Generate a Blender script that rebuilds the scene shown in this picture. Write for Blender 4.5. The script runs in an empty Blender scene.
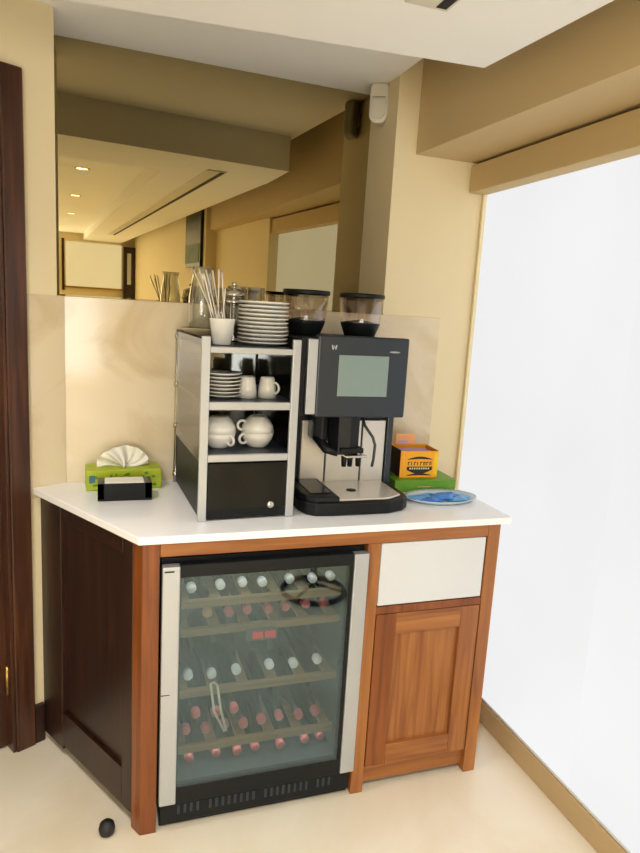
import bpy, bmesh, math, random
from mathutils import Vector, Matrix
random.seed(7)
S = bpy.context.scene
COL = S.collection
PI = math.pi

# ------------------------------------------------------------------ materials
MATS = {}
def srgb(r, g, b):
    f = lambda c: (c/255/12.92) if c/255 <= .04045 else ((c/255+.055)/1.055)**2.4
    return (f(r), f(g), f(b), 1)
def new_mat(name):
    m = bpy.data.materials.new(name); m.use_nodes = True
    nt = m.node_tree; nt.nodes.clear()
    out = nt.nodes.new('ShaderNodeOutputMaterial')
    return m, nt, out
def plain(name, col, rough=.5, metal=0, var=.04, scale=30, spec=.5, bump=0, emit=None, estr=0, coat=0):
    m, nt, out = new_mat(name)
    p = nt.nodes.new('ShaderNodeBsdfPrincipled')
    p.inputs['Roughness'].default_value = rough; p.inputs['Metallic'].default_value = metal
    p.inputs['Specular IOR Level'].default_value = spec
    p.inputs['Coat Weight'].default_value = coat
    tc = nt.nodes.new('ShaderNodeTexCoord'); nz = nt.nodes.new('ShaderNodeTexNoise')
    nz.inputs['Scale'].default_value = scale; nz.inputs['Detail'].default_value = 3
    nt.links.new(tc.outputs['Object'], nz.inputs['Vector'])
    mx = nt.nodes.new('ShaderNodeMix'); mx.data_type = 'RGBA'
    mx.inputs[6].default_value = tuple(c*(1-var) for c in col[:3])+(1,)
    mx.inputs[7].default_value = tuple(min(1, c*(1+var)) for c in col[:3])+(1,)
    nt.links.new(nz.outputs['Fac'], mx.inputs[0]); nt.links.new(mx.outputs[2], p.inputs['Base Color'])
    if bump:
        b = nt.nodes.new('ShaderNodeBump'); b.inputs['Strength'].default_value = bump; b.inputs['Distance'].default_value = .002
        nt.links.new(nz.outputs['Fac'], b.inputs['Height']); nt.links.new(b.outputs['Normal'], p.inputs['Normal'])
    if emit:
        p.inputs['Emission Color'].default_value = emit; p.inputs['Emission Strength'].default_value = estr
    nt.links.new(p.outputs[0], out.inputs[0]); MATS[name] = m
    return m
def wood(name, dark, mid, light, axis='Z', rough=.38, scale=1.0):
    m, nt, out = new_mat(name)
    p = nt.nodes.new('ShaderNodeBsdfPrincipled'); p.inputs['Roughness'].default_value = rough
    tc = nt.nodes.new('ShaderNodeTexCoord'); mp = nt.nodes.new('ShaderNodeMapping')
    s = {'X': (2.2, 38, 38), 'Y': (38, 2.2, 38), 'Z': (38, 38, 2.2)}[axis]
    mp.inputs['Scale'].default_value = tuple(v*scale for v in s)
    nt.links.new(tc.outputs['Object'], mp.inputs['Vector'])
    n1 = nt.nodes.new('ShaderNodeTexNoise'); n1.inputs['Scale'].default_value = 1; n1.inputs['Detail'].default_value = 5
    n1.inputs['Distortion'].default_value = .7
    nt.links.new(mp.outputs[0], n1.inputs['Vector'])
    cr = nt.nodes.new('ShaderNodeValToRGB'); e = cr.color_ramp.elements
    e[0].position = .22; e[0].color = dark; e[1].position = .80; e[1].color = light
    k = cr.color_ramp.elements.new(.5); k.color = mid
    nt.links.new(n1.outputs['Fac'], cr.inputs[0]); nt.links.new(cr.outputs[0], p.inputs['Base Color'])
    b = nt.nodes.new('ShaderNodeBump'); b.inputs['Strength'].default_value = .12; b.inputs['Distance'].default_value = .001
    nt.links.new(n1.outputs['Fac'], b.inputs['Height']); nt.links.new(b.outputs['Normal'], p.inputs['Normal'])
    nt.links.new(p.outputs[0], out.inputs[0]); MATS[name] = m
    return m
def marble(name, base, vein, rough=.12, scale=2.5):
    m, nt, out = new_mat(name)
    p = nt.nodes.new('ShaderNodeBsdfPrincipled'); p.inputs['Roughness'].default_value = rough
    tc = nt.nodes.new('ShaderNodeTexCoord')
    n1 = nt.nodes.new('ShaderNodeTexNoise'); n1.inputs['Scale'].default_value = scale; n1.inputs['Detail'].default_value = 6
    n1.inputs['Distortion'].default_value = 1.6
    nt.links.new(tc.outputs['Object'], n1.inputs['Vector'])
    cr = nt.nodes.new('ShaderNodeValToRGB'); e = cr.color_ramp.elements
    e[0].position = .36; e[0].color = vein; e[1].position = .56; e[1].color = base
    nt.links.new(n1.outputs['Fac'], cr.inputs[0]); nt.links.new(cr.outputs[0], p.inputs['Base Color'])
    nt.links.new(p.outputs[0], out.inputs[0]); MATS[name] = m
    return m
def pane(name, tint, gloss=.08, rough=.02, edge=.45, glosscol=(1, 1, 1, 1)):
    """thin clear glass: light passes with a tint, the surface mirrors more at grazing angles"""
    m, nt, out = new_mat(name)
    t = nt.nodes.new('ShaderNodeBsdfTransparent'); t.inputs[0].default_value = tint
    g = nt.nodes.new('ShaderNodeBsdfGlossy'); g.inputs['Roughness'].default_value = rough; g.inputs[0].default_value = glosscol
    lw = nt.nodes.new('ShaderNodeLayerWeight'); lw.inputs['Blend'].default_value = .25
    mr = nt.nodes.new('ShaderNodeMapRange'); mr.inputs['To Min'].default_value = gloss; mr.inputs['To Max'].default_value = edge
    nt.links.new(lw.outputs['Facing'], mr.inputs['Value'])
    mx = nt.nodes.new('ShaderNodeMixShader'); nt.links.new(mr.outputs[0], mx.inputs[0])
    nt.links.new(t.outputs[0], mx.inputs[1]); nt.links.new(g.outputs[0], mx.inputs[2])
    nt.links.new(mx.outputs[0], out.inputs[0]); MATS[name] = m
    return m
def blind_mat(name, col, strength, base):
    """daylit translucent roller blind: faint patches where the outside is brighter"""
    m, nt, out = new_mat(name)
    d = nt.nodes.new('ShaderNodeBsdfDiffuse'); d.inputs[0].default_value = base
    em = nt.nodes.new('ShaderNodeEmission')
    tc = nt.nodes.new('ShaderNodeTexCoord')
    v = nt.nodes.new('ShaderNodeTexVoronoi'); v.distance = 'CHEBYCHEV'; v.inputs['Scale'].default_value = 2.2
    nz = nt.nodes.new('ShaderNodeTexNoise'); nz.inputs['Scale'].default_value = 1.4; nz.inputs['Detail'].default_value = 2
    nt.links.new(tc.outputs['Object'], nz.inputs['Vector'])
    mr = nt.nodes.new('ShaderNodeMapRange'); mr.inputs['From Min'].default_value = .3; mr.inputs['From Max'].default_value = .7
    mr.inputs['To Min'].default_value = strength*.965; mr.inputs['To Max'].default_value = strength*1.035
    nt.links.new(nz.outputs['Fac'], mr.inputs['Value']); nt.links.new(mr.outputs[0], em.inputs['Strength'])
    em.inputs['Color'].default_value = col
    a = nt.nodes.new('ShaderNodeAddShader'); nt.links.new(d.outputs[0], a.inputs[0]); nt.links.new(em.outputs[0], a.inputs[1])
    nt.links.new(a.outputs[0], out.inputs[0]); MATS[name] = m
    return m

WALL = plain('wall_paint', srgb(233, 217, 178), .7, var=.02, scale=4)
CEIL = plain('ceiling_paint', srgb(250, 249, 246), .8, var=.015, scale=3)
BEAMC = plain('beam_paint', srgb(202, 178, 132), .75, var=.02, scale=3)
FLOOR = marble('floor_stone', srgb(238, 228, 206), srgb(228, 214, 186), .32, 1.2)
MARB = marble('marble_slab', srgb(228, 212, 182), srgb(204, 182, 142), .10, 2.4)
QUARTZ = plain('white_quartz', srgb(249, 248, 247), .16, var=.02, scale=120)
W_D, W_M, W_L = srgb(112, 60, 26), srgb(152, 94, 44), srgb(178, 118, 60)
WOODZ = wood('walnut_upright', W_D, W_M, W_L, 'Z')
WOODX = wood('walnut_lengthwise', W_D, W_M, W_L, 'X')
WOODR = wood('walnut_red_heart', srgb(90, 43, 12), srgb(126, 67, 22), srgb(148, 84, 34), 'Z')
DKZ = wood('walnut_shaded_upright', srgb(20, 9, 5), srgb(38, 18, 9), srgb(66, 34, 17), 'Z')  # walnut with the left side's shade put into its colour
DOORW = wood('walnut_door', srgb(38, 19, 11), srgb(68, 38, 23), srgb(102, 60, 32), 'Z', .3)
DKX = wood('walnut_dark_lengthwise', srgb(34, 14, 7), srgb(58, 26, 13), srgb(84, 42, 20), 'X')
BASEB = plain('baseboard_espresso', srgb(44, 24, 16), .35, var=.2)
ALU = plain('brushed_aluminium', srgb(186, 190, 194), .38, .65, var=.03)
STEEL = plain('stainless_steel', srgb(222, 216, 204), .3, .55, var=.03)
CHROME = plain('chrome', srgb(210, 205, 195), .15, 1, var=.03)
BLACK = plain('black_plastic', srgb(18, 21, 23), .42, var=.1, spec=.25)
BLACKG = plain('black_gloss', srgb(14, 18, 20), .14, var=.1, spec=.28)
CHAR = plain('charcoal_plastic', srgb(38, 47, 56), .32, var=.05)
SCREEN = plain('touch_screen', srgb(120, 136, 132), .15, var=.03, emit=srgb(140, 160, 154), estr=.16)
WHITE = plain('white_porcelain', srgb(236, 234, 226), .18, var=.015)
WPANEL = plain('white_gloss_panel', srgb(212, 214, 216), .25, var=.01)
PVC = plain('white_plastic', srgb(216, 212, 198), .4, var=.02)
LENS = plain('sensor_lens', srgb(206, 202, 188), .5, var=.02)
GREYDK = plain('dark_slot', srgb(18, 16, 14), .7, var=.1)
TUBEG = plain('fridge_liner', srgb(84, 92, 94), .5, var=.05)
SHELFW = wood('fridge_shelf_wood', srgb(132, 104, 70), srgb(160, 130, 94), srgb(178, 150, 112), 'X')
BOTTLE = plain('bottle_dark_glass', srgb(24, 34, 30), .1, var=.2)
CAPW = plain('cap_white', srgb(250, 250, 250), .35, var=.02)
CAPR = plain('cap_red', srgb(206, 108, 110), .35, var=.08)
CAPB = plain('cap_bronze', srgb(206, 158, 110), .35, var=.08)
GREENB = plain('green_tissue_card', srgb(170, 186, 30), .45, var=.35, scale=28)
GREENL = plain('leaf_print', srgb(84, 138, 40), .5, var=.3)
BLUEP = plain('blue_print', srgb(60, 110, 130), .5, var=.2)
TISSUE = plain('tissue_paper', srgb(240, 236, 222), .9, var=.03, bump=.3)
GREEN = plain('green_card', srgb(104, 158, 44), .4, var=.06)
ORANGE = plain('orange_card', srgb(255, 172, 30), .4, var=.06)
YELLOW = plain('yellow_card', srgb(250, 204, 20), .4, var=.04)
PEACH = plain('peach_card', srgb(248, 176, 118), .5, var=.05)
BROWN = plain('brown_print', srgb(44, 26, 18), .45, var=.1)
SACH = plain('sachet_lilac', srgb(206, 170, 196), .5, var=.15)
BLUE = plain('blue_sachet', srgb(36, 130, 226), .3, var=.3, scale=40)
BLUEL = plain('blue_sachet_pale', srgb(96, 176, 240), .3, var=.2, scale=40)
BRASS = plain('brass', srgb(190, 150, 80), .3, 1)
RUBBER = plain('rubber', srgb(22, 22, 24), .55, var=.1)
BEAN = plain('coffee_residue', srgb(40, 22, 14), .6, var=.3)
FRAMEB = plain('picture_black', srgb(20, 18, 16), .4)
LEAF = plain('foliage_print', srgb(50, 80, 30), .6, var=.9, scale=9)
GREYPRINT = plain('grey_print', srgb(120, 124, 128), .4)
REDLED = plain('red_led', srgb(220, 60, 50), .4, emit=srgb(255, 70, 60), estr=.7)
LEDW = plain('led_strip', srgb(240, 245, 245), .4, emit=(.98, 1, .97, 1), estr=7.5)
LAMPE = plain('lamp_glow', srgb(255, 240, 210), .4, emit=(1, .86, .62, 1), estr=9)
CREAMT = plain('cream_trim', srgb(240, 226, 184), .5, var=.02)
CURB = plain('curb_stone', srgb(186, 160, 118), .5, var=.04, scale=6)
CLEAR = pane('clear_glass', (.90, .91, .89, 1), .06, edge=.75)
HOPG = pane('hopper_smoked_clear', (.94, .90, .86, 1), .05, edge=.5)
RACKG = pane('smoked_panel', (.62, .62, .56, 1), .16, rough=.05, edge=.5)
DOORG = pane('fridge_door_glass', (.76, .80, .80, 1), .10, edge=.36, rough=.012, glosscol=(.50, .68, .80, 1))
BLIND = blind_mat('daylit_blind', (.985, .99, 1, 1), .88, srgb(60, 60, 60))
BLINDFAR = blind_mat('daylit_far_blind', (1, .95, .84, 1), 1.5, srgb(120, 116, 104))
m, nt, out = new_mat('bronze_mirror')
g = nt.nodes.new('ShaderNodeBsdfGlossy'); g.inputs['Roughness'].default_value = .004
g.inputs[0].default_value = (.43, .35, .18, 1); nt.links.new(g.outputs[0], out.inputs[0]); MIRROR = m

# ------------------------------------------------------------------ mesh helpers
class MB:
    def __init__(s): s.bm = bmesh.new()
    def box(s, a, b, bev=0, seg=2, M=None):
        t = bmesh.new(); bmesh.ops.create_cube(t, size=1)
        sc = [b[i]-a[i] for i in range(3)]
        for v in t.verts: v.co = Vector([a[i]+(v.co[i]+.5)*sc[i] for i in range(3)])
        if bev: bmesh.ops.bevel(t, geom=t.edges[:], offset=min(bev, min(abs(q) for q in sc)*.45), segments=seg, profile=.5, affect='EDGES')
        return s._in(t, M)
    def prism(s, poly, z0, z1, bev=0, seg=2, M=None):
        t = bmesh.new()
        lo = [t.verts.new((p[0], p[1], z0)) for p in poly]; hi = [t.verts.new((p[0], p[1], z1)) for p in poly]
        n = len(poly); t.faces.new(lo[::-1]); t.faces.new(hi)
        for i in range(n): t.faces.new((lo[i], lo[(i+1) % n], hi[(i+1) % n], hi[i]))
        bmesh.ops.recalc_face_normals(t, faces=t.faces[:])
        if bev: bmesh.ops.bevel(t, geom=t.edges[:], offset=bev, segments=seg, profile=.5, affect='EDGES')
        return s._in(t, M)
    def lathe(s, prof, seg=28, M=None, c=(0, 0, 0), cap=True):
        t = bmesh.new(); rings = []
        for r, z in prof:
            if r < 1e-6: rings.append([t.verts.new((c[0], c[1], c[2]+z))])
            else: rings.append([t.verts.new((c[0]+r*math.cos(2*PI*i/seg), c[1]+r*math.sin(2*PI*i/seg), c[2]+z)) for i in range(seg)])
        for A, B in zip(rings[:-1], rings[1:]):
            for i in range(seg):
                j = (i+1) % seg
                if len(A) == 1 and len(B) == 1: continue
                if len(A) == 1: t.faces.new((A[0], B[j], B[i]))
                elif len(B) == 1: t.faces.new((A[i], A[j], B[0]))
                else: t.faces.new((A[i], A[j], B[j], B[i]))
        if cap:
            if len(rings[0]) > 1: t.faces.new(rings[0][::-1])
            if len(rings[-1]) > 1: t.faces.new(rings[-1])
        for f in t.faces: f.smooth = True
        bmesh.ops.recalc_face_normals(t, faces=t.faces[:])
        return s._in(t, M)
    def tube(s, pts, r, seg=10, M=None):
        t = bmesh.new(); pts = [Vector(p) for p in pts]; rings = []
        up = None
        for i, p in enumerate(pts):
            d = (pts[min(i+1, len(pts)-1)]-pts[max(i-1, 0)]).normalized()
            if up is None: up = d.orthogonal().normalized()
            up = (up-d*up.dot(d)).normalized(); v = d.cross(up)
            rr = r[i] if isinstance(r, (list, tuple)) else r
            rings.append([t.verts.new(p+up*rr*math.cos(2*PI*k/seg)+v*rr*math.sin(2*PI*k/seg)) for k in range(seg)])
        for A, B in zip(rings[:-1], rings[1:]):
            for k in range(seg):
                f = t.faces.new((A[k], A[(k+1) % seg], B[(k+1) % seg], B[k])); f.smooth = True
        t.faces.new(rings[0][::-1]); t.faces.new(rings[-1])
        bmesh.ops.recalc_face_normals(t, faces=t.faces[:])
        return s._in(t, M)
    def torus(s, c, R, r, seg=40, sec=10, M=None, arc=1.0, plane='XY'):
        pts = []
        n = int(seg*arc)+(0 if arc >= 1 else 1)
        t = bmesh.new(); rings = []
        for i in range(n):
            a = 2*PI*i/seg; ring = []
            for k in range(sec):
                b = 2*PI*k/sec; x, y, z = (R+r*math.cos(b))*math.cos(a), (R+r*math.cos(b))*math.sin(a), r*math.sin(b)
                if plane == 'XZ': x, y, z = x, z, y
                if plane == 'YZ': x, y, z = z, x, y
                ring.append(t.verts.new((c[0]+x, c[1]+y, c[2]+z)))
            rings.append(ring)
        for i in range(n if arc >= 1 else n-1):
            A, B = rings[i], rings[(i+1) % n]
            for k in range(sec):
                f = t.faces.new((A[k], A[(k+1) % sec], B[(k+1) % sec], B[k])); f.smooth = True
        if arc < 1: t.faces.new(rings[0]); t.faces.new(rings[-1])
        bmesh.ops.recalc_face_normals(t, faces=t.faces[:])
        return s._in(t, M)
    def face(s, pts):
        s.bm.faces.new([s.bm.verts.new(p) for p in pts]); return s
    def _in(s, t, M):
        if M is not None: bmesh.ops.transform(t, matrix=M, verts=t.verts[:])
        me = bpy.data.meshes.new('tmp'); t.to_mesh(me); t.free(); s.bm.from_mesh(me); bpy.data.meshes.remove(me)
        return s
    def build(s, name, mat, parent=None, world=None):
        """world: the thing whose base the world-coordinate geometry is made relative to"""
        if world is not None:
            bmesh.ops.transform(s.bm, matrix=BASE[world.name].inverted(), verts=s.bm.verts[:])
        me = bpy.data.meshes.new(name); s.bm.to_mesh(me); s.bm.free(); me.materials.append(mat)
        o = bpy.data.objects.new(name, me); COL.objects.link(o)
        if parent is not None: o.parent = parent
        return o
BASE = {}
def thing(name, label, cat, loc=(0, 0, 0), rz=0, group=None):
    o = bpy.data.objects.new(name, None); COL.objects.link(o); o.empty_display_size = .05
    o.location = loc; o.rotation_euler = (0, 0, rz); o['label'] = label; o['category'] = cat
    if group: o['group'] = group
    BASE[o.name] = Matrix.Translation(loc) @ Matrix.Rotation(rz, 4, 'Z')
    return o
def tag(o, label, cat, group=None):
    o['label'] = label; o['category'] = cat
    if group: o['group'] = group
    return o
def struct(o): o['kind'] = 'structure'; return o
def solo(mb, name, mat, label, cat, loc=(0, 0, 0), rz=0, group=None):
    """a thing that is one mesh, built in local coordinates at loc"""
    o = mb.build(name, mat); o.location = loc; o.rotation_euler = (0, 0, rz); return tag(o, label, cat, group)
def dup(root, loc, rz=None, label=None):
    r = root.copy(); COL.objects.link(r); r.location = loc
    if rz is not None: r.rotation_euler = (0, 0, rz)
    if label: r['label'] = label
    for ch in list(root.children):
        c = ch.copy(); COL.objects.link(c); c.parent = r
        for g in list(ch.children):
            d = g.copy(); COL.objects.link(d); d.parent = c
    return r

# ------------------------------------------------------------------ key dimensions
TH = .507                                   # the door wall stands 29 degrees off the back wall
DL = Vector((-math.cos(TH), -math.sin(TH), 0))   # along the door wall, leftwards
NN = Vector((-math.sin(TH), math.cos(TH), 0))    # into the door wall
P0 = NN*.5966                               # cabinet's rear left corner on the door wall
ZC = 2.328       # ceiling over the niche
ZH = 2.52        # higher strip between the niche and the window beam
YB = .564                                   # face of the back wall
ZT = .8963                                  # worktop surface
H = .8743
def dw(s, d, z=0):
    """point on the door wall: s to the left of the cabinet corner, d out into the room"""
    p = P0+DL*s-NN*d; return (p.x, p.y, z)
CN = (-.213, YB)

# ------------------------------------------------------------------ setting
struct(MB().box((-3.6, -8.3, -.06), (1.5, 1.2, 0)).build('floor', FLOOR))
mb = MB(); mb.box((-3.75, -8.45, ZC), (.888, 1.2, 2.62)); mb.box((.888, -8.45, ZH), (1.5, 1.2, 2.62))
struct(mb.build('ceiling', CEIL))
# back wall below the mirror niche, and the pier to its right
mb = MB()
mb.prism([(CN[0], YB+.0102), (1.40, YB+.0102), (1.40, .98), (-.243, .98)], 0, 1.494)
mb.prism([(.888, YB+.004), (1.40, YB+.004), (1.40, .98), (.888, .98)], 1.494, ZH)
mb.box((-.3, .84, 1.494), (.888, .98, ZC))
mb.prism([(1.1285, YB+.004), (1.40, YB+.004), (1.40, YB+.010), (1.1285, YB+.010)], 0, 1.494)
struct(mb.build('wall_back', WALL))
# door wall: the pier between corner and door, head over the door, wall beyond the door
a0, a1 = dw(-.088, -.01), dw(.10, -.01)
mb = MB()
q = lambda s, d: dw(s, d)[:2]
mb.prism([q(-.0885, 0), q(.10, 0), q(.10, -.16), (-.45, .98), (-.250, .98), (-.244, .80)], 0, 1.494)
mb.prism([q(-.0665, 0), q(.10, 0), q(.10, -.16), (-.45, .98), (-.250, .98), (-.246, .80)], 1.494, ZC)
mb.prism([q(.10, 0), q(1.0, 0), q(1.0, -.16), q(.10, -.16)], 2.06, ZC)
mb.prism([q(1.0, 0), q(3.9, 0), q(3.9, -.16), q(1.0, -.16)], 0, ZC)
struct(mb.build('wall_door_side', WALL))
# marble slabs up to the niche ledge
struct(MB().prism([(CN[0], YB), (1.128, YB), (1.128, YB+.010), (CN[0], YB+.010)], 0, 1.503, .0015, 1).build('trim_1', MARB))
mb = MB(); mb.prism([q(-.0885, .004), q(.036, .004), q(.036, 0), q(-.0885, 0)], .86, 1.503)
struct(mb.build('trim_2', MARB))
mb = MB(); mb.prism([(CN[0]-.002, YB+.0102), (.8875, YB+.0102), (.8875, .83), (-.246, .83)], 1.4942, 1.503)
struct(mb.build('trim_3', MARB))
# bronze mirror at the back of the niche, a touch out of true
a, t = .035, -.014
def mp(x, z): return Vector((x, .80+math.tan(a)*(x-.33)+t*(z-1.9), z))
mb = MB(); c4 = [mp(-.2465, 1.5035), mp(.8875, 1.5035), mp(.8875, ZC-.001), mp(-.2465, ZC-.001)]
fr = [mb.bm.verts.new(p) for p in c4]; bk = [mb.bm.verts.new(p+Vector((0, .006, 0))) for p in c4]
mb.bm.faces.new(fr); mb.bm.faces.new(bk[::-1])
for i in range(4): mb.bm.faces.new((fr[i], bk[i], bk[(i+1) % 4], fr[(i+1) % 4]))
bmesh.ops.recalc_face_normals(mb.bm, faces=mb.bm.faces[:])
tag(mb.build('wall_mirror', MIRROR), 'large bronze-tinted mirror filling the niche above the marble splashback', 'mirror')
# dropped soffit over the room with a raised bay to the left, where the downlights are
ZS = 2.162
L = lambda x: -.034+(x-.861)*(.056+.034)/(-.179-.861)
R = lambda y: .861+(y+.034)*(.89-.861)/(-.471+.034)
mb = MB()
mb.prism([(.861, -.034), (-3.6, L(-3.6)), (-3.6, -.50), (R(-.5), -.50)], ZS, ZC)
mb.prism([(R(-.5), -.50), (.30, -.50), (.30, -8.3), (.887, -8.3), (.887, -.52)], ZS, ZC)
struct(mb.build('ceiling_soffit', CEIL))
mb = MB(); mb.prism([(.30, -.50), (-3.6, -.50), (-3.6, -8.3), (.30, -8.3)], 2.255, ZC)
struct(mb.build('ceiling_bay', CEIL))
# window wall: beam, curb, pelmet
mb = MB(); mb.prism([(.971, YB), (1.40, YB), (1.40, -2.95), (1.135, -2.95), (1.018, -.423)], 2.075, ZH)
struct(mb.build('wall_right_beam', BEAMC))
mb = MB()
mb.box((1.285, -1.36, .083), (1.40, YB, 2.075)); mb.box((1.20, -2.95, 0), (1.40, -1.36, 2.075)); mb.box((1.10, -8.3, 0), (1.40, -2.95, ZH))
struct(mb.build('wall_right', WALL))
struct(MB().box((1.262, -1.36, 0), (1.40, YB, .083), .004).build('baseboard_right', CURB))
struct(MB().box((1.258, YB-.012, .083), (1.285, YB, 1.968), .002).build('trim_4', CREAMT))
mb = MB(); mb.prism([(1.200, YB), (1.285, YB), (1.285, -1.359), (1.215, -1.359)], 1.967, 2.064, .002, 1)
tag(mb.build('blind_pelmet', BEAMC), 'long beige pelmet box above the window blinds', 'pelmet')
for i, (y0, y1, lab) in enumerate([(.550, -.248, 'white roller blind glowing with daylight beside the coffee counter'), (-.2482, -1.355, 'white roller blind seen in the mirror, farther from the coffee machine')]):
    t_ = thing('roller_blind', lab, 'blind', (1.272, (y0+y1)/2, .083), 0)
    MB().box((-.002, -abs(y1-y0)/2, .012), (.002, abs(y1-y0)/2, 1.884)).build('fabric', BLIND, t_)
    MB().box((-.004, -abs(y1-y0)/2, .001), (.004, abs(y1-y0)/2, .012), .003).build('bottom_bar', WPANEL, t_)
# far parts of the room, seen in the mirror
mb = MB(); mb.box((-3.75, -8.45, 0), (.888, -8.3, ZC)); mb.box((.888, -8.45, 0), (1.40, -8.3, ZH)); struct(mb.build('wall_far', WALL))
struct(MB().box((-3.75, -8.3, 0), (-3.6, -.9, ZC)).build('wall_left', WALL))
t_ = thing('far_roller_blind', 'cream roller blind on the far wall, low left in the mirror', 'blind', (.47, -8.27, 1.0))
MB().box((-.44, -.003, .42), (.42, .003, 1.12)).build('fabric', BLINDFAR, t_)
MB().box((-.46, -.012, .39), (.44, .012, .42), .003).build('bottom_bar', BRASS, t_)
MB().box((-.50, -.02, .35), (-.46, .0, 1.16), .003).build('side_channel', BASEB, t_)
t_ = thing('pillar_panel', 'dark pillar with a white strip at the end of the mirrored room', 'pillar', (1.0, -8.2, 0))
MB().box((-.09, -.06, .05), (.099, .06, 2.10), .004).build('body', BASEB, t_)
MB().box((-.03, .06, 1.5), (.03, .064, 2.0), .001).build('strip', WPANEL, t_)
MB().box((-.095, -.07, 0), (.0995, .07, .05), .004).build('base', BASEB, t_)
t_ = thing('framed_picture', 'dark framed picture with green foliage, mirrored behind the glass jug', 'picture', (1.098, -3.40, 1.74))
MB().box((-.03, -.36, 0), (0, .36, .56), .004).build('frame', FRAMEB, t_)
MB().box((-.034, -.32, .04), (-.03, .32, .22)).build('print', LEAF, t_)
# the door at the left
t_ = thing('door_1', 'dark walnut door at the left edge', 'door'); del t_['label']; del t_['category']; struct(t_)
mb = MB(); mb.prism([q(.108, -.03), q(.99, -.03), q(.99, -.075), q(.108, -.075)], .008, 2.03); mb.build('door_leaf', DOORW, t_)
mb = MB()
mb.prism([q(.036, .022), q(.098, .022), q(.098, 0), q(.036, 0)], 0, 2.13, .003, 1)
mb.prism([q(.098, .014), q(.108, .014), q(.108, -.06), q(.098, -.06)], 0, 2.055, .001, 1)
mb.prism([q(.98, .022), q(1.05, .022), q(1.05, 0), q(.98, 0)], 0, 2.13, .003, 1)
mb.prism([q(.098, .022), q(.98, .022), q(.98, 0), q(.098, 0)], 2.05, 2.13, .003, 1)
mb.build('architrave', DOORW, t_)
for z in (.20, 1.75):
    mb = MB(); c = dw(.1075, -.022); mb.lathe([(.006, z), (.006, z+.10)], 10, c=(c[0], c[1], 0)); mb.build('hinge', BRASS, t_)
mb = MB(); mb.prism([q(.0005, .018), q(.036, .018), q(.036, 0), q(.0005, 0)], 0, .138, .003, 1)
struct(mb.build('baseboard_left', BASEB))

# ------------------------------------------------------------------ cabinet
cab = thing('cabinet', 'walnut base cabinet with white drawer front and panelled door, under the worktop', 'cabinet', (.5, .28, 0))
def cp(mb, n, m, par=None): return mb.build(n, m, par or cab, cab)
def side(u, d, z=0):
    """point on the splayed left side: u back from the front post, d outward"""
    p = NN*u+DL*d; return (p.x, p.y)
mb = MB(); mb.prism([(0, 0), (.045, 0), (.045, .05), side(.046, 0)], 0, H, .0015, 1); cp(mb, 'leg', WOODR)
cp(MB().box((.645, 0, 0), (.686, .05, H-.0391), .0015, 1), 'leg', WOODZ)
cp(MB().box((1.054, 0, 0), (1.097, .05, H), .0015, 1), 'leg', WOODZ)
cp(MB().box((.0455, .001, H-.039), (1.0535, .045, H), .0012, 1), 'top_rail', WOODX)
mb = MB()
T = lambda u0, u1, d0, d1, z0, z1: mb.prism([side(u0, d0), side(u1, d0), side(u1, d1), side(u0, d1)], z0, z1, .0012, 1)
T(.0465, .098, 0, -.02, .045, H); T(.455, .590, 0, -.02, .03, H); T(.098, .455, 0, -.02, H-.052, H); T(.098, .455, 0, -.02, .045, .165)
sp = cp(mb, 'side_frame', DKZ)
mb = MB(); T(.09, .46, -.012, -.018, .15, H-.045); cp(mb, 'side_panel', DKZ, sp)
cp(MB().box((1.075, .0505, .02), (1.097, .545, H), .001, 1), 'end_panel', WOODZ)
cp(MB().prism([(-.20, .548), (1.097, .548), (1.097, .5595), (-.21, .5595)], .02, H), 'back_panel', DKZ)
cp(MB().box((.6865, .018, .022), (1.0535, .036, .083), .001, 1), 'kick_board', WOODX)
cp(MB().box((.6865, .002, .606), (1.0535, .03, .630), .001, 1), 'mid_rail', WOODR)
cp(MB().box((.690, .003, .633), (1.050, .022, .8325), .003, 2), 'drawer_front', WPANEL)
dr = cp(MB().box((.690, .002, .085), (.757, .024, .604), .0015, 1), 'door', WOODR); dr['label'] = 'shaker cabinet door with recessed panel'
cp(MB().box((.984, .002, .085), (1.051, .024, .604), .0015, 1), 'door_stile', WOODZ, dr)
cp(MB().box((.757, .002, .535), (.984, .024, .604), .0015, 1), 'door_rail', WOODX, dr); cp(MB().box((.757, .002, .085), (.984, .024, .154), .0015, 1), 'door_rail', WOODX, dr)
cp(MB().box((.750, .014, .148), (.990, .020, .540)), 'door_panel', WOODZ, dr)
# worktop
k = NN*.578
kk = P0+NN*(-.005)
mb = MB(); e0 = Vector((-.011, -.008, 0)); el = Vector(dw(.022, .0045))
mb.prism([e0[:2], (1.130, -.008), (1.130, YB-.001), (CN[0]+.001, YB-.001), (el.x, el.y)], H+.0003, ZT, .0025, 2)
tag(mb.build('worktop', QUARTZ), 'white quartz worktop on the walnut cabinet', 'worktop')

# ------------------------------------------------------------------ wine fridge
fr = thing('wine_fridge', 'black built-in wine fridge with glass door and aluminium rails', 'fridge', (.345, .27, 0))
def fp(mb, n, m, par=None): return mb.build(n, m, par or fr, fr)
mb = MB()
mb.box((.052, .022, .092), (.092, .52, .824)); mb.box((.600, .022, .092), (.640, .52, .824)); mb.box((.092, .5, .092), (.6, .52, .824))
mb.box((.092, .022, .775), (.600, .5, .824)); mb.box((.092, .022, .092), (.600, .5, .125))
mb.box((.055, .02, .003), (.637, .5, .092))
fp(mb, 'body', BLACK)
mb = MB(); mb.box((.0925, .03, .1255), (.097, .4995, .7745)); mb.box((.595, .03, .1255), (.5995, .4995, .7745)); mb.box((.097, .494, .1255), (.595, .4995, .7745)); mb.box((.097, .03, .770), (.595, .494, .7745)); mb.box((.097, .03, .1255), (.595, .494, .130))
fp(mb, 'liner', TUBEG)
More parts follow.
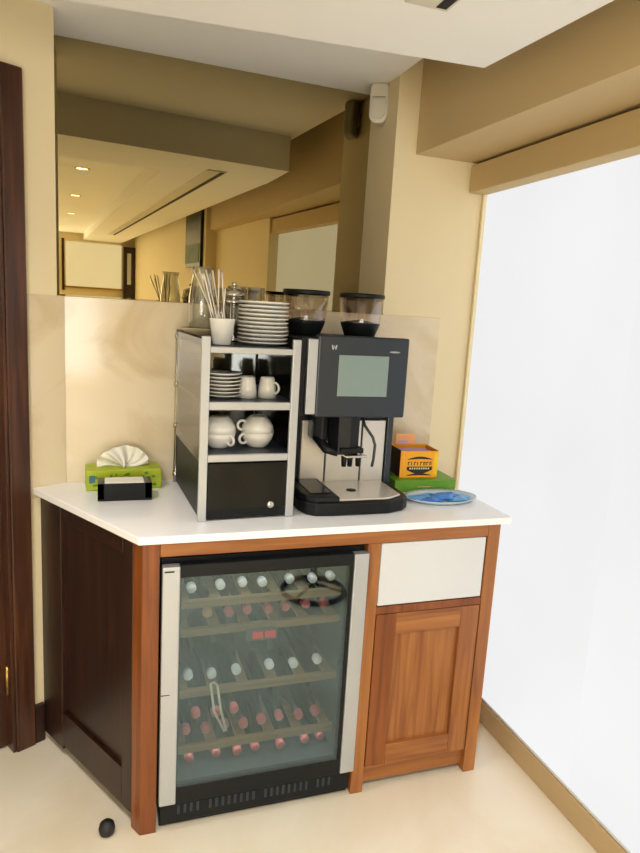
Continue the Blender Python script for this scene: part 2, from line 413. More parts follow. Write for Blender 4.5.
fp(MB().box((.12, .045, .7645), (.57, .060, .7697), .001), 'led_strip', LEDW)
fp(MB().box((.12, .074, .563), (.57, .086, .5675), .001), 'led_strip', LEDW)
fp(MB().box((.12, .074, .372), (.57, .086, .3765), .001), 'led_strip', LEDW)
fp(MB().box((.12, .074, .192), (.57, .086, .1965), .001), 'led_strip', LEDW)
d = fp(MB().box((.098, -.010, .143), (.5985, -.004, .778)), 'door_glass', DOORG)
mb = MB(); mb.box((.098, -.0115, .778), (.598, .016, .8135), .001, 1); mb.box((.098, -.0115, .0935), (.598, .016, .143), .001, 1); mb.box((.098, -.0035, .140), (.103, .016, .780)); mb.box((.586, -.0108, .140), (.598, .016, .780))
fp(mb, 'door_frame', BLACK, d)
for x0, x1 in ((.0510, .0975), (.5985, .6440)):
    h = fp(MB().box((x0, -.016, .094), (x1, .014, .812), .003, 2), 'handle_rail', ALU); h['label'] = 'aluminium full-height rail'
    if x0 < .1:
        fp(MB().box((.056, -.0165, .797), (.082, -.0155, .8015)), 'slot', GREYDK, h); fp(MB().box((.051, -.0168, .4395), (.075, -.0155, .4415)), 'slot', GREYDK, h)
mb = MB(); mb.box((.056, .004, .020), (.636, .016, .090), .003, 1); gr = fp(mb, 'kick_grille', BLACK)
for i in range(26):
    x = .105+i*.0185
    if i % 9 == 4: continue
    fp(MB().box((x, .0025, .046), (x+.007, .0045, .076)), 'vent_slot', CHAR, gr)
fp(MB().box((.578, .008, .438), (.594, .017, .468), .002), 'door_stay', BLACK)
SHZ = {1: .678, 2: .592, 3: .401, 5: .221}
for r_, z in SHZ.items():
    mb = MB(); mb.box((.099, .055, z-.024), (.593, .072, z-.0005), .002, 1)
    for i in range(6): mb.box((.105+i*.09, .072, z-.012), (.135+i*.09, .48, z-.0008))
    fp(mb, 'shelf', SHELFW)
mb = MB(); mb.box((.300, .045, .540), (.392, .062, .575), .002, 1); ct = fp(mb, 'control_panel', TUBEG)
mb = MB()
def digit(x, segs, w=.012, h=.018, z=.549):
    tck = .0025
    R_ = {'t': (x, z+h-tck, x+w, z+h), 'm': (x, z+h/2-tck/2, x+w, z+h/2+tck/2), 'b': (x, z, x+w, z+tck), 'l': (x, z, x+tck, z+h), 'r': (x+w-tck, z, x+w, z+h)}
    for s_ in segs: a_ = R_[s_]; mb.box((a_[0], .043, a_[1]), (a_[2], .0445, a_[3]))
for x in (.318, .334, .356, .372): digit(x, 'tmblr')
fp(mb, 'red_digits', REDLED, ct)
# bottles
ROWS = [
 (CAPW, 'white', .027, .705, [.141, .225, .291, .349, .435, .505, .565], 'white-capped bottle on the top fridge shelf'),
 (CAPR, 'red', .027, .6195, [.19, .253, .308, .371, .425, .491, .548], 'red-capped bottle on the second fridge shelf'),
 (CAPW, 'white', .027, .4285, [.139, .207, .282, .386, .46, .539], 'white-capped bottle on the middle fridge shelf'),
 (CAPR, 'red', .028, .299, [.165, .223, .280], 'red-capped bottle stacked above the fourth-shelf row'),
 (CAPR, 'red', .028, .2495, [.136, .1945, .2515, .309, .3665, .425, .486, .543], 'red-capped bottle lying on the fourth fridge shelf'),
 (CAPR, 'red', .027, .1575, [.147, .229, .294, .351, .43, .513, .565], 'red-capped bottle on the fridge floor')]
ORD = ['first', 'second', 'third', 'fourth', 'fifth', 'sixth', 'seventh', 'eighth', 'ninth', 'tenth', 'eleventh']
def bottle_proto(capmat, rb):
    b = thing('wine_bottle', 'x', 'bottle', (0, 0, 0))
    Mx = Matrix.Rotation(-PI/2, 4, 'X')   # local z becomes +y (away from the door)
    MB().lathe([(0, .018), (.0115, .018), (.012, .075), (.014, .095), (rb*.8, .125), (rb, .15), (rb, .365), (rb-.004, .372), (0, .365)], 20, M=Mx).build('glass_body', BOTTLE, b)
    MB().lathe([(0, 0), (.0115, 0), (.0138, .0025), (.0138, .022), (.0128, .024), (0, .024)], 20, M=Mx).build('cap', capmat, b)
    return b
protos = {}
for cm, cn, rb, z, xs, lab in ROWS:
    for i, x in enumerate(xs):
        c_ = CAPB if (cm is CAPR and z > .6 and i == 0) else cm
        l_ = f'{lab}, {ORD[i]} from the left'
        if c_ is CAPB: l_ = 'bronze-capped bottle at the left end of the second fridge shelf'
        key = (c_.name, rb); y = .080+(((i*37+int(z*1000)) % 5)-2)*.003
        if key not in protos:
            b = protos[key] = bottle_proto(c_, rb); b.location = (x, y, z)
        else: b = dup(protos[key], (x, y, z), None)
        b['label'] = l_; b['group'] = lab.split(' bottle')[0].replace('-capped', ' capped')+' bottles '+lab.split('bottle ')[1]
# pale tongs added as a painted reflection of bright lines in the glass
GLINT = plain('pale_glint', srgb(250, 240, 216), .3, .2)
t_ = thing('glint_lines', 'added pale tongs standing in for bright reflected lines on the fridge glass', 'glint', (.207, .046, .26))
MB().tube([(-.009, 0, .158), (.004, 0, .07), (.036, 0, 0)], .0036, 8).build('glint_streak', GLINT, t_)
MB().tube([(.011, 0, .152), (.024, 0, .07), (.042, 0, 0)], .0036, 8).build('glint_streak', GLINT, t_)
MB().tube([(-.009, 0, .158), (0, 0, .164), (.011, 0, .152)], .003, 8).build('glint_top', GLINT, t_)

# ------------------------------------------------------------------ cup rack
DKMIR = plain('smoked_mirror', (.11, .13, .13, 1), .06, 1)
RK = (.155, .092, ZT+.0005); RA = .045
rk = thing('cup_rack', 'aluminium cup rack with smoked glass side and black cooler drawer', 'rack', RK, RA)
W_, D_, Z_ = .284, .445, .516
MB().box((0, 0, 0), (.024, .012, Z_+.006), .002).build('front_post', ALU, rk)
MB().box((W_-.024, 0, 0), (W_, .012, Z_+.006), .002).build('front_post', ALU, rk)
for x in (.006, W_-.006):
    mb = MB(); mb.tube([(x, D_, 0), (x, D_, Z_+.004)], .0075, 12)
    for z in (.02, .19, .33, .49): mb.lathe([(.0105, z), (.0105, z+.014)], 12, c=(x, D_, 0))
    mb.build('rear_post', CHROME, rk)
gl = MB().box((.002, .013, .17), (.007, D_-.012, Z_-.002)).build('side_panel', RACKG, rk); gl['label'] = 'smoked glass side panel'
MB().box((W_-.007, .013, .17), (W_-.002, D_-.012, .493)).build('side_panel', DKMIR, rk)
MB().box((.012, D_-.009, .17), (W_-.012, D_-.004, Z_-.003)).build('back_panel', RACKG, rk)
for z0, z1 in ((.478, .494), (.320, .342), (.172, .192)):
    s_ = MB().box((.008, .013, z1-.006), (W_-.008, D_-.010, z1)).build('shelf', CHAR, rk)
    MB().box((.0245, .001, z0), (W_-.0245, .0125, z1+.0005), .0015).build('shelf_edge', ALU, s_)
MB().tube([(.006, D_, Z_), (W_-.006, D_, Z_)], .005, 10).build('gallery_rail', CHROME, rk)
MB().tube([(.006, .02, Z_-.002), (.006, D_, Z_-.002)], .004, 10).build('gallery_rail', BLACK, rk)
cb = MB().box((.0065, .014, .003), (W_-.0065, D_-.012, .1655), .003).build('cooler_box', BLACK, rk)
MB().box((.026, .002, .006), (W_-.026, .0138, .168), .003).build('drawer_front', BLACKG, cb)
Mx = Matrix.Translation((.213, .002, .040)) @ Matrix.Rotation(PI/2, 4, 'X')
MB().lathe([(0, .004), (.009, .004), (.0105, .002), (.0105, 0), (0, 0)], 20, M=Mx).build('badge', CHROME, cb)
RM = BASE[rk.name]
def rp(x, y, z): return RM @ Vector((x, y, z))
Zt, Zm, Zl = .4945, .3428, .1928

# saucers on top
sau = solo(MB().lathe([(0, .001), (.040, 0), (.044, .002), (.066, .0055), (.0765, .0085), (.0768, .0118), (.064, .009), (.044, .005), (0, .004)], 36), 'saucer', WHITE, 'lowest saucer of the tall white stack on the rack', 'saucer', rp(.216, .165, Zt), 0, 'stacked saucers on top of the rack')
NS = 11
for i in range(1, NS):
    p = rp(.216+random.uniform(-.0012, .0012), .165+random.uniform(-.0012, .0012), Zt+i*.0118)
    lab = f'{ORD[i]} saucer from the bottom of the tall white stack on the rack' if i < NS-1 else 'topmost saucer of the tall white stack on the rack'
    dup(sau, p, None, lab)
# small plates on the middle shelf
pl = solo(MB().lathe([(0, .001), (.030, 0), (.033, .002), (.050, .006), (.058, .009), (.058, .011), (.048, .0085), (.033, .005), (0, .004)], 32), 'small_plate', WHITE, 'lowest small plate in the short stack on the rack shelf', 'plate', rp(.082, .105, Zm), 0, 'small plates on the middle rack shelf')
for i in range(1, 7):
    lab = f'{ORD[i]} small plate from the bottom of the short rack-shelf stack' if i < 6 else 'topmost small plate of the short rack-shelf stack'
    dup(pl, rp(.082+random.uniform(-.001, .001), .105, Zm+i*.0105), None, lab)
def cup(name, label, r, h, group, loc, rz, inv=False):
    c = thing(name, label, 'cup', loc, rz, group)
    prof = [(0, 0), (r*.52, 0), (r*.56, .003), (r*.72, h*.22), (r*.93, h*.62), (r, h), (r-.003, h), (r*.9, h*.62), (r*.68, h*.22), (r*.4, .005), (0, .005)]
    M = Matrix.Translation((0, 0, h)) @ Matrix.Rotation(PI, 4, 'X') if inv else None
    MB().lathe(prof, 30, M=M).build('cup_body', WHITE, c)
    zc = h*.58 if not inv else h*.42
    MB().torus((r*.98, 0, zc), h*.30, .0042, 24, 8, plane='XZ').build('handle', WHITE, c)
    return c
def esp(label, loc, rz):
    c = thing('espresso_cup', label, 'cup', loc, rz, 'espresso cups on the middle rack shelf')
    r, h = .029, .062
    MB().lathe([(0, h), (.019, h), (.021, h-.003), (.026, h*.5), (r, 0), (r-.003, 0), (.022, h*.5), (.017, h-.006), (0, h-.006)], 26).build('cup_body', WHITE, c)
    MB().torus((r*.93, 0, h*.5), h*.26, .0034, 20, 8, plane='XZ').build('handle', WHITE, c)
esp('upturned espresso cup next to the short plate stack', rp(.157, .10, Zm), 1.9)
esp('upturned espresso cup farther right, handle showing, on the middle shelf', rp(.2175, .10, Zm), -.9)
G1 = 'coffee cups stacked on the bottom rack shelf'
cup('coffee_cup', 'lower cup of the left pair on the bottom rack shelf', .050, .046, G1, rp(.078, .11, Zl), -1.0)
cup('coffee_cup', 'upturned cup on top of the left pair, bottom rack shelf', .050, .046, G1, rp(.079, .11, Zl+.0465), 2.2, True)
cup('coffee_cup', 'lower cup of the right pair on the bottom rack shelf', .050, .046, G1, rp(.196, .11, Zl), PI+.35)
cup('coffee_cup', 'upturned cup on top of the right pair, bottom rack shelf', .050, .046, G1, rp(.196, .11, Zl+.0465), PI+.1, True)

# spoon cup, spoons, glassware
CUP = Vector((.226, .196, RK[2]+Zt+.0005))
mb = MB(); mb.lathe([(0, 0), (.0245, 0), (.026, .002), (.0365, .071), (.0375, .074), (.0355, .074), (.0243, .004), (0, .004)], 30)
solo(mb, 'spoon_cup', WHITE, 'white tapered cup holding long spoons on the rack', 'cup', CUP)
TIPS = [(-.080, .04, .205), (-.062, .055, .212), (-.046, .03, .208), (-.022, .06, .208), (-.006, .045, .212), (.004, .05, .206), (-.055, .01, .195), (.012, .03, .160)]
SPL = ['farthest left', 'second from the left', 'third from the left', 'in the middle', 'tallest, right of the middle', 'at the right of the fan', 'in front at the left', 'shortest, at the right']
for i, (dx, dy, dz) in enumerate(TIPS):
    bx, by = .012*math.cos(i*2.4), .010*math.sin(i*2.4)
    ln = Vector((dx-bx, dy-by, dz-.005))
    sp_ = thing('long_spoon', 'long steel spoon leaning in the white cup, '+SPL[i], 'spoon', CUP+Vector((bx, by, .006)), 0, 'long spoons in the white cup')
    w = .0030 if i in (3, 4, 5) else .0019
    MB().tube([(0, 0, 0), ln*.5, ln*.96, ln], [.0018, .0019, w*1.1, w*.9], 8).build('handle', STEEL, sp_)
    Mq = Matrix.Rotation(.3*i, 4, 'Z') @ Matrix.Diagonal((1, .3, 1, 1))
    MB().lathe([(0, 0), (.006, .003), (.008, .010), (.006, .022), (0, .028)], 12, M=Mq).build('spoon_bowl', STEEL, sp_)
def glassware(name, label, cat, loc, prof, mat=CLEAR, group=None):
    return solo(MB().lathe(prof, 28, cap=False), name, mat, label, cat, loc, 0, group)
jz = RK[2]+Zt+.0005
mb = MB(); mb.lathe([(0, 0), (.034, 0), (.036, .004), (.050, .018), (.0625, .033), (.0625, .036), (.059, .034), (.046, .018), (.038, .0075), (0, .0065)], 30)
DISH = rp(.063, .345, Zt+.0005)
solo(mb, 'serving_bowl', plain('smoky_dish', srgb(190, 176, 140), .25, var=.1), 'tan bowl holding the tall glass jug at the rear of the rack', 'bowl', DISH)
glassware('glass_jug', 'tall clear glass jug standing in the tan bowl', 'jug', (DISH[0], DISH[1], jz+.0075), [(0, 0), (.034, 0), (.038, .01), (.041, .12), (.034, .17), (.030, .19), (.035, .218), (.033, .218), (.028, .19), (.032, .168), (.040, .12), (.039, .014), (0, .008)])
pt = thing('coffee_press', 'glass and chrome coffee press behind the white spoon cup', 'coffee pot', rp(.156, .300, Zt+.0005), RA-1.25)
MB().lathe([(.0365, .012), (.0365, .140), (.0345, .140), (.0345, .014), (0, .014), (0, .012)], 28, cap=False).build('glass_beaker', CLEAR, pt)
MB().lathe([(0, .0145), (.034, .0145), (.034, .052), (0, .052)], 28).build('coffee_grounds', BEAN, pt)
mb = MB(); mb.lathe([(0, 0), (.040, 0), (.040, .0115), (0, .0115)], 28)
for k_ in range(4):
    a_ = PI/4+k_*PI/2; mb.tube([(.0395*math.cos(a_), .0395*math.sin(a_), .006), (.0395*math.cos(a_), .0395*math.sin(a_), .124)], .0028, 8)
mb.lathe([(.0375, .118), (.041, .118), (.041, .128), (.0375, .128), (.0375, .118)], 28, cap=False)
mb.build('chrome_frame', CHROME, pt)
MB().lathe([(0, .141), (.038, .141), (.038, .147), (.030, .158), (.012, .164), (.004, .165), (.004, .172), (.009, .175), (.009, .183), (0, .186)], 28).build('lid', CHROME, pt)
MB().tube([(-.0415, 0, .123), (-.064, 0, .126), (-.074, 0, .108), (-.072, 0, .060), (-.060, 0, .030), (-.0415, 0, .022)], .0065, 10).build('handle', BLACK, pt)
for i, (x, y, lab) in enumerate([(.185, .385, 'clear tumbler behind the saucer stack, next to the coffee press'), (.250, .385, 'clear tumbler behind the right side of the saucer stack')]):
    glassware('tumbler', lab, 'glass', rp(x, y, Zt+.0005), [(0, 0), (.024, 0), (.026, .01), (.031, .175), (.029, .175), (.024, .014), (0, .01)], CLEAR, 'tumblers behind the saucers')

# ------------------------------------------------------------------ coffee machine
cm = thing('coffee_machine', 'black and steel automatic coffee machine with touch screen and two bean hoppers', 'coffee machine', (.645, .33, ZT+.0005))
def mc(mb, n, m, par=None): return mb.build(n, m, par or cm, cm)
zb = ZT+.001
mb = MB(); mb.box((.470, .315, zb), (.838, .545, 1.19), .006); mb.box((.470, .20, 1.19), (.822, .545, 1.425), .006); mb.box((.457, .17, 1.188), (.476, .50, 1.424), .003)
mc(mb, 'body', BLACK)
mc(MB().box((.4765, .158, 1.196), (.507, .199, 1.421), .002), 'trim_strip', ALU)
hd = mc(MB().box((.5075, .160, 1.186), (.806, .199, 1.434), .006, 3), 'display_panel', CHAR)
mc(MB().box((.575, .1585, 1.252), (.739, .1605, 1.377), .0008), 'screen', SCREEN, hd)
def vtube(pts, y): return [(x, y, z) for x, z in pts]
mc(MB().tube(vtube([(.551, 1.406), (.554, 1.393), (.558, 1.403), (.562, 1.393), (.565, 1.406)], .1592), .0026, 6), 'maker_mark', WPANEL, hd)
mb = MB(); mb.lathe([(0, 0), (.018, 0), (.018, .001), (0, .001)], 20, M=Matrix.Translation((.757, .160, 1.391)) @ Matrix.Rotation(PI/2, 4, 'X') @ Matrix.Diagonal((1, .16, 1, 1)))
mc(mb, 'model_mark', ALU, hd)
mb = MB()
for x0, x1 in ((.516, .599), (.604, .7255), (.7305, .813)): mb.box((x0, .305, .926), (x1, .3155, 1.152), .0015, 1)
mc(mb, 'front_panel', STEEL)
mc(MB().box((.815, .295, .92), (.837, .316, 1.17), .003), 'side_column', CHAR)
# drip tray
mb = MB(); mb.prism([(.467, .155), (.480, .112), (.505, .090), (.560, .084), (.742, .084), (.762, .092), (.800, .105), (.826, .130), (.832, .165), (.832, .312), (.467, .312)], zb, .938, .006, 3)
mb.prism([(.470, .155), (.482, .114), (.505, .094), (.580, .088), (.580, .312), (.470, .312)], .937, .956, .005, 2)
tr = mc(mb, 'drip_tray', BLACK)
mc(MB().prism([(.582, .098), (.735, .098), (.760, .104), (.800, .130), (.806, .304), (.582, .304)], .9385, .9455, .002, 1), 'tray_grate', STEEL, tr)
mc(MB().lathe([(0, .946), (.016, .946), (.016, .9475), (0, .9475)], 20, c=(.655, .19, 0)), 'drain_hole', GREYDK, tr)
mc(MB().box((.500, .13, .9565), (.565, .30, .9585), .001), 'tray_insert', BLACKG, tr)
# spout
mb = MB(); mb.prism([(.580, .304), (.580, .225), (.600, .190), (.640, .180), (.668, .190), (.684, .225), (.684, .304)], 1.062, 1.19, .004, 2)
so = mc(mb, 'coffee_spout', BLACK)
mc(MB().box((.606, .172, 1.070), (.682, .225, 1.086), .003), 'spout_head', BLACK, so)
mc(MB().box((.622, .168, 1.0555), (.694, .205, 1.0635), .002), 'spout_lip', CHROME, so)
for x in (.628, .648, .676): mc(MB().lathe([(.0075, 1.022), (.0095, 1.05), (.0095, 1.0555)], 14, c=(x, .20, 0)), 'nozzle', BLACK, so)
mb = MB(); mb.prism([(.535, .30), (.535, .24), (.56, .225), (.579, .23), (.579, .30)], 1.10, 1.19, .004); mb.tube([(.548, .25, 1.11), (.572, .22, 1.075), (.606, .20, 1.066)], [.016, .015, .012], 12)
mc(mb, 'chute', BLACK, so)
mc(MB().tube([(.690, .235, 1.188), (.700, .22, 1.15), (.722, .20, 1.115), (.730, .197, 1.09), (.728, .197, 1.045), (.724, .197, 1.020)], .0046, 10), 'steam_wand', CHAR)
# bean hoppers
for cx in (.527, .720):
    c = (cx, .37, 0)
    hb = mc(MB().lathe([(.050, 1.4255), (.052, 1.432), (.060, 1.452), (.066, 1.468), (.066, 1.472), (.0, 1.472)], 36, c=c), 'hopper_base', BLACK)
    mc(MB().lathe([(.067, 1.4725), (.073, 1.553), (.071, 1.553), (.065, 1.4725)], 36, c=c, cap=False), 'hopper_glass', HOPG, hb)
    mc(MB().lathe([(0, 1.553), (.0755, 1.553), (.077, 1.556), (.077, 1.564), (.074, 1.567), (0, 1.567)], 36, c=c), 'lid', BLACK, hb)
    mc(MB().lathe([(0, 1.482), (.02, 1.480), (.055, 1.474), (.062, 1.4728), (0, 1.4728)], 24, c=c), 'bean_residue', BEAN, hb)
    mc(MB().lathe([(.010, 1.48), (.009, 1.552)], 12, c=c), 'inner_tube', HOPG, hb)

# ------------------------------------------------------------------ small things on the worktop
t_ = thing('tissue_box', 'lime green tissue box with leaf print against the marble wall', 'tissue box', (-.032, .500, ZT+.0005), .05)
bx_ = MB().box((-.117, -.048, 0), (.117, .048, .066), .002).build('carton', GREENB, t_)
mb = MB()
for i in range(22):
    x, z = random.uniform(-.108, .095), random.uniform(.004, .052)
    mb.box((x, -.0487, z), (x+random.uniform(.006, .016), -.0478, z+random.uniform(.004, .010)), .001, 1)
mb.build('leaf_print', GREENL, bx_)
MB().box((-.108, -.0488, .026), (-.090, -.0478, .050), .003).build('blue_print', BLUEP, bx_)
# tissue tuft: a crumpled fan
bm = bmesh.new(); NU, NV = 40, 12; g_ = []
for i in range(NU+1):
    row = []
    for j in range(NV+1):
        a_ = PI*i/NU; v = j/NV
        x = -.083*math.cos(a_)*(v**.7); z = .066*math.sin(a_)**.75*v
        y = .030*math.sin(3*a_+2.5*v)*(1-.35*v)*math.sin(a_)+.006*math.sin(13*a_+5*v)
        row.append(bm.verts.new((x, y, .066+max(z, .0008))))
    g_.append(row)
for i in range(NU):
    for j in range(NV):
        try: f = bm.faces.new((g_[i][j], g_[i+1][j], g_[i+1][j+1], g_[i][j+1])); f.smooth = True
        except ValueError: pass
bmesh.ops.remove_doubles(bm, verts=bm.verts[:], dist=.0006)
mb = MB(); mb.bm.free(); mb.bm = bm
o = mb.build('tissue', TISSUE, t_)
so_ = o.modifiers.new('thickness', 'SOLIDIFY'); so_.thickness = .0015
t_ = thing('napkin_holder', 'black box with white napkins showing, in front of the tissue box', 'napkin holder', (-.032, .365, ZT+.0005), .0)
mb = MB(); mb.box((-.080, -.039, 0), (.080, .039, .008), .002); mb.box((-.080, -.039, .006), (.080, -.034, .055), .0015); mb.box((-.080, .034, .006), (.080, .039, .055), .0015); mb.box((-.080, -.039, .006), (-.060, .039, .055), .0015); mb.box((.058, -.039, .006), (.080, .039, .055), .0015)
mb.build('holder', BLACKG, t_)
MB().box((-.0595, -.0335, .0085), (.0575, .0335, .0565), .003).build('napkin_stack', TISSUE, t_)

t_ = thing('green_box', 'flat green carton under the orange tea box', 'box', (.985, .372, ZT+.0005), -.03)
MB().box((-.117, -.070, 0), (.117, .070, .041), .0015).build('carton', GREEN, t_)
MB().box((-.1175, -.0705, .036), (.1175, .0705, .0425), .001).build('lid', GREEN, t_)
MB().box((-.03, -.0712, .0175), (.018, -.0704, .0195)).build('print_line', PEACH, t_)
TB = Vector((.972, .392, ZT+.0436))
tb = thing('tea_box', 'open orange tea bag box with raised flap, on the green carton', 'box', TB, -.06)
mb = MB(); mb.box((-.072, -.055, 0), (.072, .055, .002)); mb.box((-.072, -.055, .002), (.072, -.0535, .096)); mb.box((-.072, .0535, .002), (.072, .055, .100)); mb.box((.0705, -.0535, .002), (.072, .0535, .098))
ct = mb.build('carton', ORANGE, tb)
MB().box((-.0722, -.0535, .002), (-.0705, .0535, .098)).build('side_wall', BROWN, ct)
MB().box((-.052, .050, .098), (.024, .0525, .138), .001).build('flap', PEACH, ct)
MB().box((-.044, .0492, .103), (-.004, .0498, .114)).build('flap_print', SACH, ct)
MB().prism([(.056, -.0556), (.072, -.0556), (.072, -.0551), (.056, -.0551)], .010, .088).build('yellow_band', YELLOW, ct)
mb = MB()
def lens(zc_, h_, x0=-.045, x1=.050, bend=.006, y=-.0554):
    n = 12; up = []; lo = []
    for i in range(n+1):
        u = i/n; x = x0+(x1-x0)*u; s_ = math.sin(PI*u)
        up.append(mb.bm.verts.new((x, y, zc_+bend*s_+h_*(.25+.75*s_)/2))); lo.append(mb.bm.verts.new((x, y, zc_+bend*s_-h_*(.25+.75*s_)/2)))
    for i in range(n): mb.bm.faces.new((lo[i], lo[i+1], up[i+1], up[i]))
lens(.066, .009); lens(.008, .008, bend=.004)
lens(.031, .026, bend=-.005)
mb.box((-.046, -.0555, .028), (.051, -.0552, .040))
mb.build('brown_print', BROWN, ct)
mb = MB()
for i, (x, kd) in enumerate(zip([-.043+.0118*k for k in range(8)], 'TITITMTA')):
    mb.box((x, -.0557, .0445), (x+.0028, -.0553, .0575)); 
    if kd != 'I': mb.box((x+.003, -.0557, .054), (x+.0075, -.0553, .0575))
    if kd in 'MA': mb.box((x+.0055, -.0557, .0445), (x+.0078, -.0553, .0575))
mb.build('lettering', BROWN, ct)
mb = MB()
for i in range(9): mb.box((-.036+.0088*i, -.0560, .0300), (-.0305+.0088*i, -.0556, .0365))
mb.build('small_lettering', PVC, ct)
for i in range(7):
    y = -.046+i*.0148
    lab = ['frontmost lilac tea sachet in the orange box', 'second lilac tea sachet from the front of the orange box', 'third lilac tea sachet from the front of the orange box', 'middle lilac tea sachet in the orange box', 'fifth lilac tea sachet from the front of the orange box', 'second lilac tea sachet from the back of the orange box', 'rearmost lilac tea sachet in the orange box'][i]
    p = BASE[tb.name] @ Vector((-.003, y, .003))
    solo(MB().box((-.062, -.0035, 0), (.062, .0035, .083+.002*(i % 3)), .0015), 'tea_sachet', SACH, lab, 'sachet', p, -.06, 'tea sachets in the orange box')
# oval dish of blue sachets
DISHM = plain('pale_enamel', srgb(200, 214, 224), .25, .1)
OV = Vector((.990, .207, ZT+.0005))
mb = MB(); mb.lathe([(0, 0), (.105, 0), (.118, .006), (.130, .013), (.130, .0145), (.116, .0085), (.104, .003), (0, .003)], 48, M=Matrix.Diagonal((1, .63, 1, 1)))
solo(mb, 'oval_dish', DISHM, 'oval silver-rimmed dish of blue sachets at the worktop end', 'dish', OV, -.03)
SK = [(-.078, .010, .3, BLUEL, 'pale blue sachet at the left end of the oval dish'), (-.045, -.018, -.2, BLUE, 'blue sachet lying low at the front left of the oval dish'), (-.030, .024, .5, BLUEL, 'pale blue sachet at the back of the oval dish'),
      (.000, -.008, -.35, BLUE, 'deep blue sachet topmost in the middle of the oval dish'), (.040, .012, .25, BLUE, 'blue sachet right of the middle in the oval dish'), (.050, -.022, -.15, BLUEL, 'pale blue sachet at the front right of the oval dish'), (.083, .002, .6, BLUEL, 'pale blue sachet at the right end of the oval dish')]
for i, (x, y, r_, m_, lab) in enumerate(SK):
    bm = bmesh.new(); bmesh.ops.create_grid(bm, x_segments=8, y_segments=6, size=.5)
    for v in bm.verts:
        ex = (1-(2*v.co.x)**4)*(1-(2*v.co.y)**4)
        v.co = Vector((v.co.x*.074, v.co.y*.050, .0015+.005*ex+.0012*math.sin(9*v.co.x+i)))
    r2 = bmesh.ops.extrude_face_region(bm, geom=bm.faces[:])
    for v in [e for e in r2['geom'] if isinstance(e, bmesh.types.BMVert)]: v.co.z = max(0, .003-v.co.z*.3)
    for f in bm.faces: f.smooth = True
    bmesh.ops.recalc_face_normals(bm, faces=bm.faces[:])
    mb = MB(); mb.bm.free(); mb.bm = bm
    o = solo(mb, 'blue_sachet', m_, lab, 'sachet', OV+Vector((x, y, .0045+(.006 if i in (3, 4) else .001*(i % 2)))), r_, 'blue sachets in the oval dish')
    o.rotation_euler = ((.10 if i == 3 else .03), -.05*(1 if i % 2 else -1), r_)

# ------------------------------------------------------------------ other things
t_ = thing('motion_sensor', 'white motion sensor mounted high beside the mirror', 'sensor', (.868, .690, 2.19), -.55)
def rrect(w, z0, z1, rb, rt_):
    pts = []
    for cx, cz, r_, a0 in ((w-rt_, z1-rt_, rt_, 0), (-w+rt_, z1-rt_, rt_, 90), (-w+rb, z0+rb, rb, 180), (w-rb, z0+rb, rb, 270)):
        for q_ in range(0, 91, 15): pts.append((cx+r_*math.cos(math.radians(a0+q_)), cz+r_*math.sin(math.radians(a0+q_))))
    return pts
RX = Matrix.Rotation(PI/2, 4, 'X')
MB().prism(rrect(.034, 0, .138, .030, .018), -.022, .022, .006, 3, M=RX).build('housing', PVC, t_)
MB().prism(rrect(.026, .014, .084, .024, .004), .0215, .0265, .002, 2, M=RX).build('lens', LENS, t_)
MB().box((-.024, -.0236, .088), (.024, -.0216, .0905)).build('lens_slit', GREYPRINT, t_)
MB().box((-.006, .021, .04), (.030, .036, .09), .003).build('bracket', PVC, t_)
mb = MB(); mb.lathe([(0, 0), (.014, 0), (.0205, .006), (.023, .019), (.020, .033), (.012, .041), (0, .044)], 24)
solo(mb, 'door_stop', RUBBER, 'small black rubber doorstop on the floor near the cabinet leg', 'doorstop', (-.088, .032, 0))
# stool reflected in the fridge glass
t_ = thing('bar_stool', 'stool with a round black base ring, reflected in the fridge glass', 'stool', (.992, -1.475, 0))
MB().torus((0, 0, .014), .168, .013, 48, 10).build('base_ring', RUBBER, t_)
mb = MB()
for k_ in range(3):
    a_ = k_*2*PI/3+.4; mb.tube([(0, 0, .05), (.165*math.cos(a_), .165*math.sin(a_), .016)], .008, 8)
mb.build('spoke', RUBBER, t_)
MB().lathe([(.018, .03), (.018, .70)], 16).build('pole', CHROME, t_)
MB().lathe([(0, .70), (.15, .70), (.17, .72), (.17, .76), (.155, .775), (0, .775)], 32).build('seat', BASEB, t_)
# ceiling slot diffuser
t_ = thing('slot_diffuser', 'long white ceiling slot diffuser with a dark slit', 'vent', (.555, -.285, ZS))
MB().box((-.050, -6.0, -.006), (.052, 0, -.0005), .001, 1).build('frame', PVC, t_)
MB().box((.020, -5.98, -.0075), (.044, -.012, -.0062)).build('slot', GREYDK, t_)
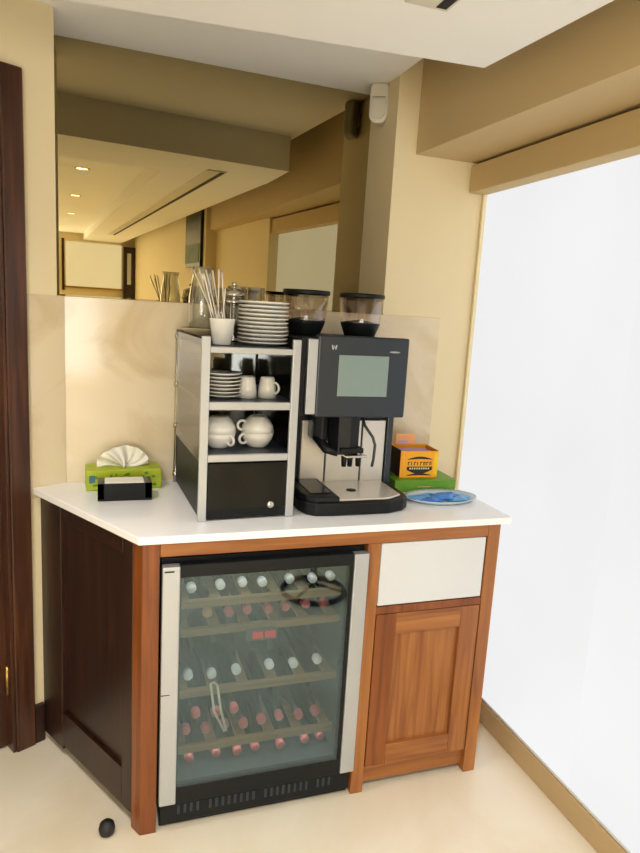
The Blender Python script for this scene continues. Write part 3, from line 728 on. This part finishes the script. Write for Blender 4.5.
# recessed downlights
DLS = [(-.05, -1.45, 'nearest downlight in the mirror, recessed in the ceiling bay'), (-.03, -3.0, 'second downlight into the mirrored ceiling bay'), (0, -4.8, 'farthest downlight into the mirrored ceiling bay'), (-1.4, -3.0, 'added unseen downlight behind and left of the camera in the bay')]  # the last one is added for more light, out of view
DLS.append((-.50, -.27, 'added unseen downlight in the soffit above the left end of the worktop'))  # added out of view to brighten the worktop
for x, y, lab in DLS:
    t_ = thing('downlight', lab, 'downlight', (x, y, 2.2545 if y < -.4 else ZS-.0005), 0, 'recessed ceiling downlights')
    MB().lathe([(.048, -.003), (.050, -.001), (.050, 0), (.036, 0), (.036, -.003)], 28, cap=False).build('trim_ring', PVC, t_)
    MB().lathe([(0, -.0022), (.036, -.0022), (.036, -.001), (0, -.001)], 24).build('lamp', LAMPE, t_)
    ld = bpy.data.lights.new('downlight_beam', 'SPOT'); ld.energy = 105 if y < -.4 else 32; ld.spot_size = 2.3; ld.spot_blend = .7; ld.shadow_soft_size = .08; ld.color = (1, .985, .975)
    lo = bpy.data.objects.new('downlight_beam', ld); COL.objects.link(lo); lo.parent = t_; lo.location = (0, 0, -.02)

# added fill light at the far wall behind the camera, no window there
def area(name, loc, rot, sx, sy, e, col):
    ld = bpy.data.lights.new(name, 'AREA'); ld.shape = 'RECTANGLE'; ld.size = sx; ld.size_y = sy; ld.energy = e; ld.color = col
    lo = bpy.data.objects.new(name, ld); COL.objects.link(lo); lo.location = loc; lo.rotation_euler = rot
    return lo
area('front_fill_far', (-1.6, -8.25, 1.2), (PI/2, 0, 0), 3.0, 1.9, 140, (.96, .98, 1))
w = bpy.data.worlds.new('World'); S.world = w; w.use_nodes = True
w.node_tree.nodes['Background'].inputs[0].default_value = (.9, .95, 1, 1); w.node_tree.nodes['Background'].inputs[1].default_value = .3

# ------------------------------------------------------------------ camera
cd = bpy.data.cameras.new('camera'); cam = bpy.data.objects.new('camera', cd); COL.objects.link(cam)
yaw, pit, rol = .33377, -.1753, .05884
fwd = Vector((math.sin(yaw)*math.cos(pit), math.cos(yaw)*math.cos(pit), math.sin(pit)))
r0 = Vector((math.cos(yaw), -math.sin(yaw), 0)); u0 = r0.cross(fwd)
rt = r0*math.cos(rol)+u0*math.sin(rol); up = rt.cross(fwd)
cam.matrix_world = Matrix(((rt.x, up.x, -fwd.x, -.10911), (rt.y, up.y, -fwd.y, -1.67474), (rt.z, up.z, -fwd.z, 1.50256), (0, 0, 0, 1)))
cd.sensor_fit = 'VERTICAL'; cd.sensor_height = 36; cd.lens = 650*36/853; cd.clip_start = .02
S.camera = cam
S.view_settings.view_transform = 'Standard'; S.view_settings.look = 'None'; S.view_settings.gamma = 1
S.view_settings.use_curve_mapping = False
S.view_settings.exposure = 0
S.cycles.max_bounces = 10; S.cycles.transparent_max_bounces = 24; S.cycles.caustics_reflective = False; S.cycles.caustics_refractive = False
S.cycles.sample_clamp_indirect = 6
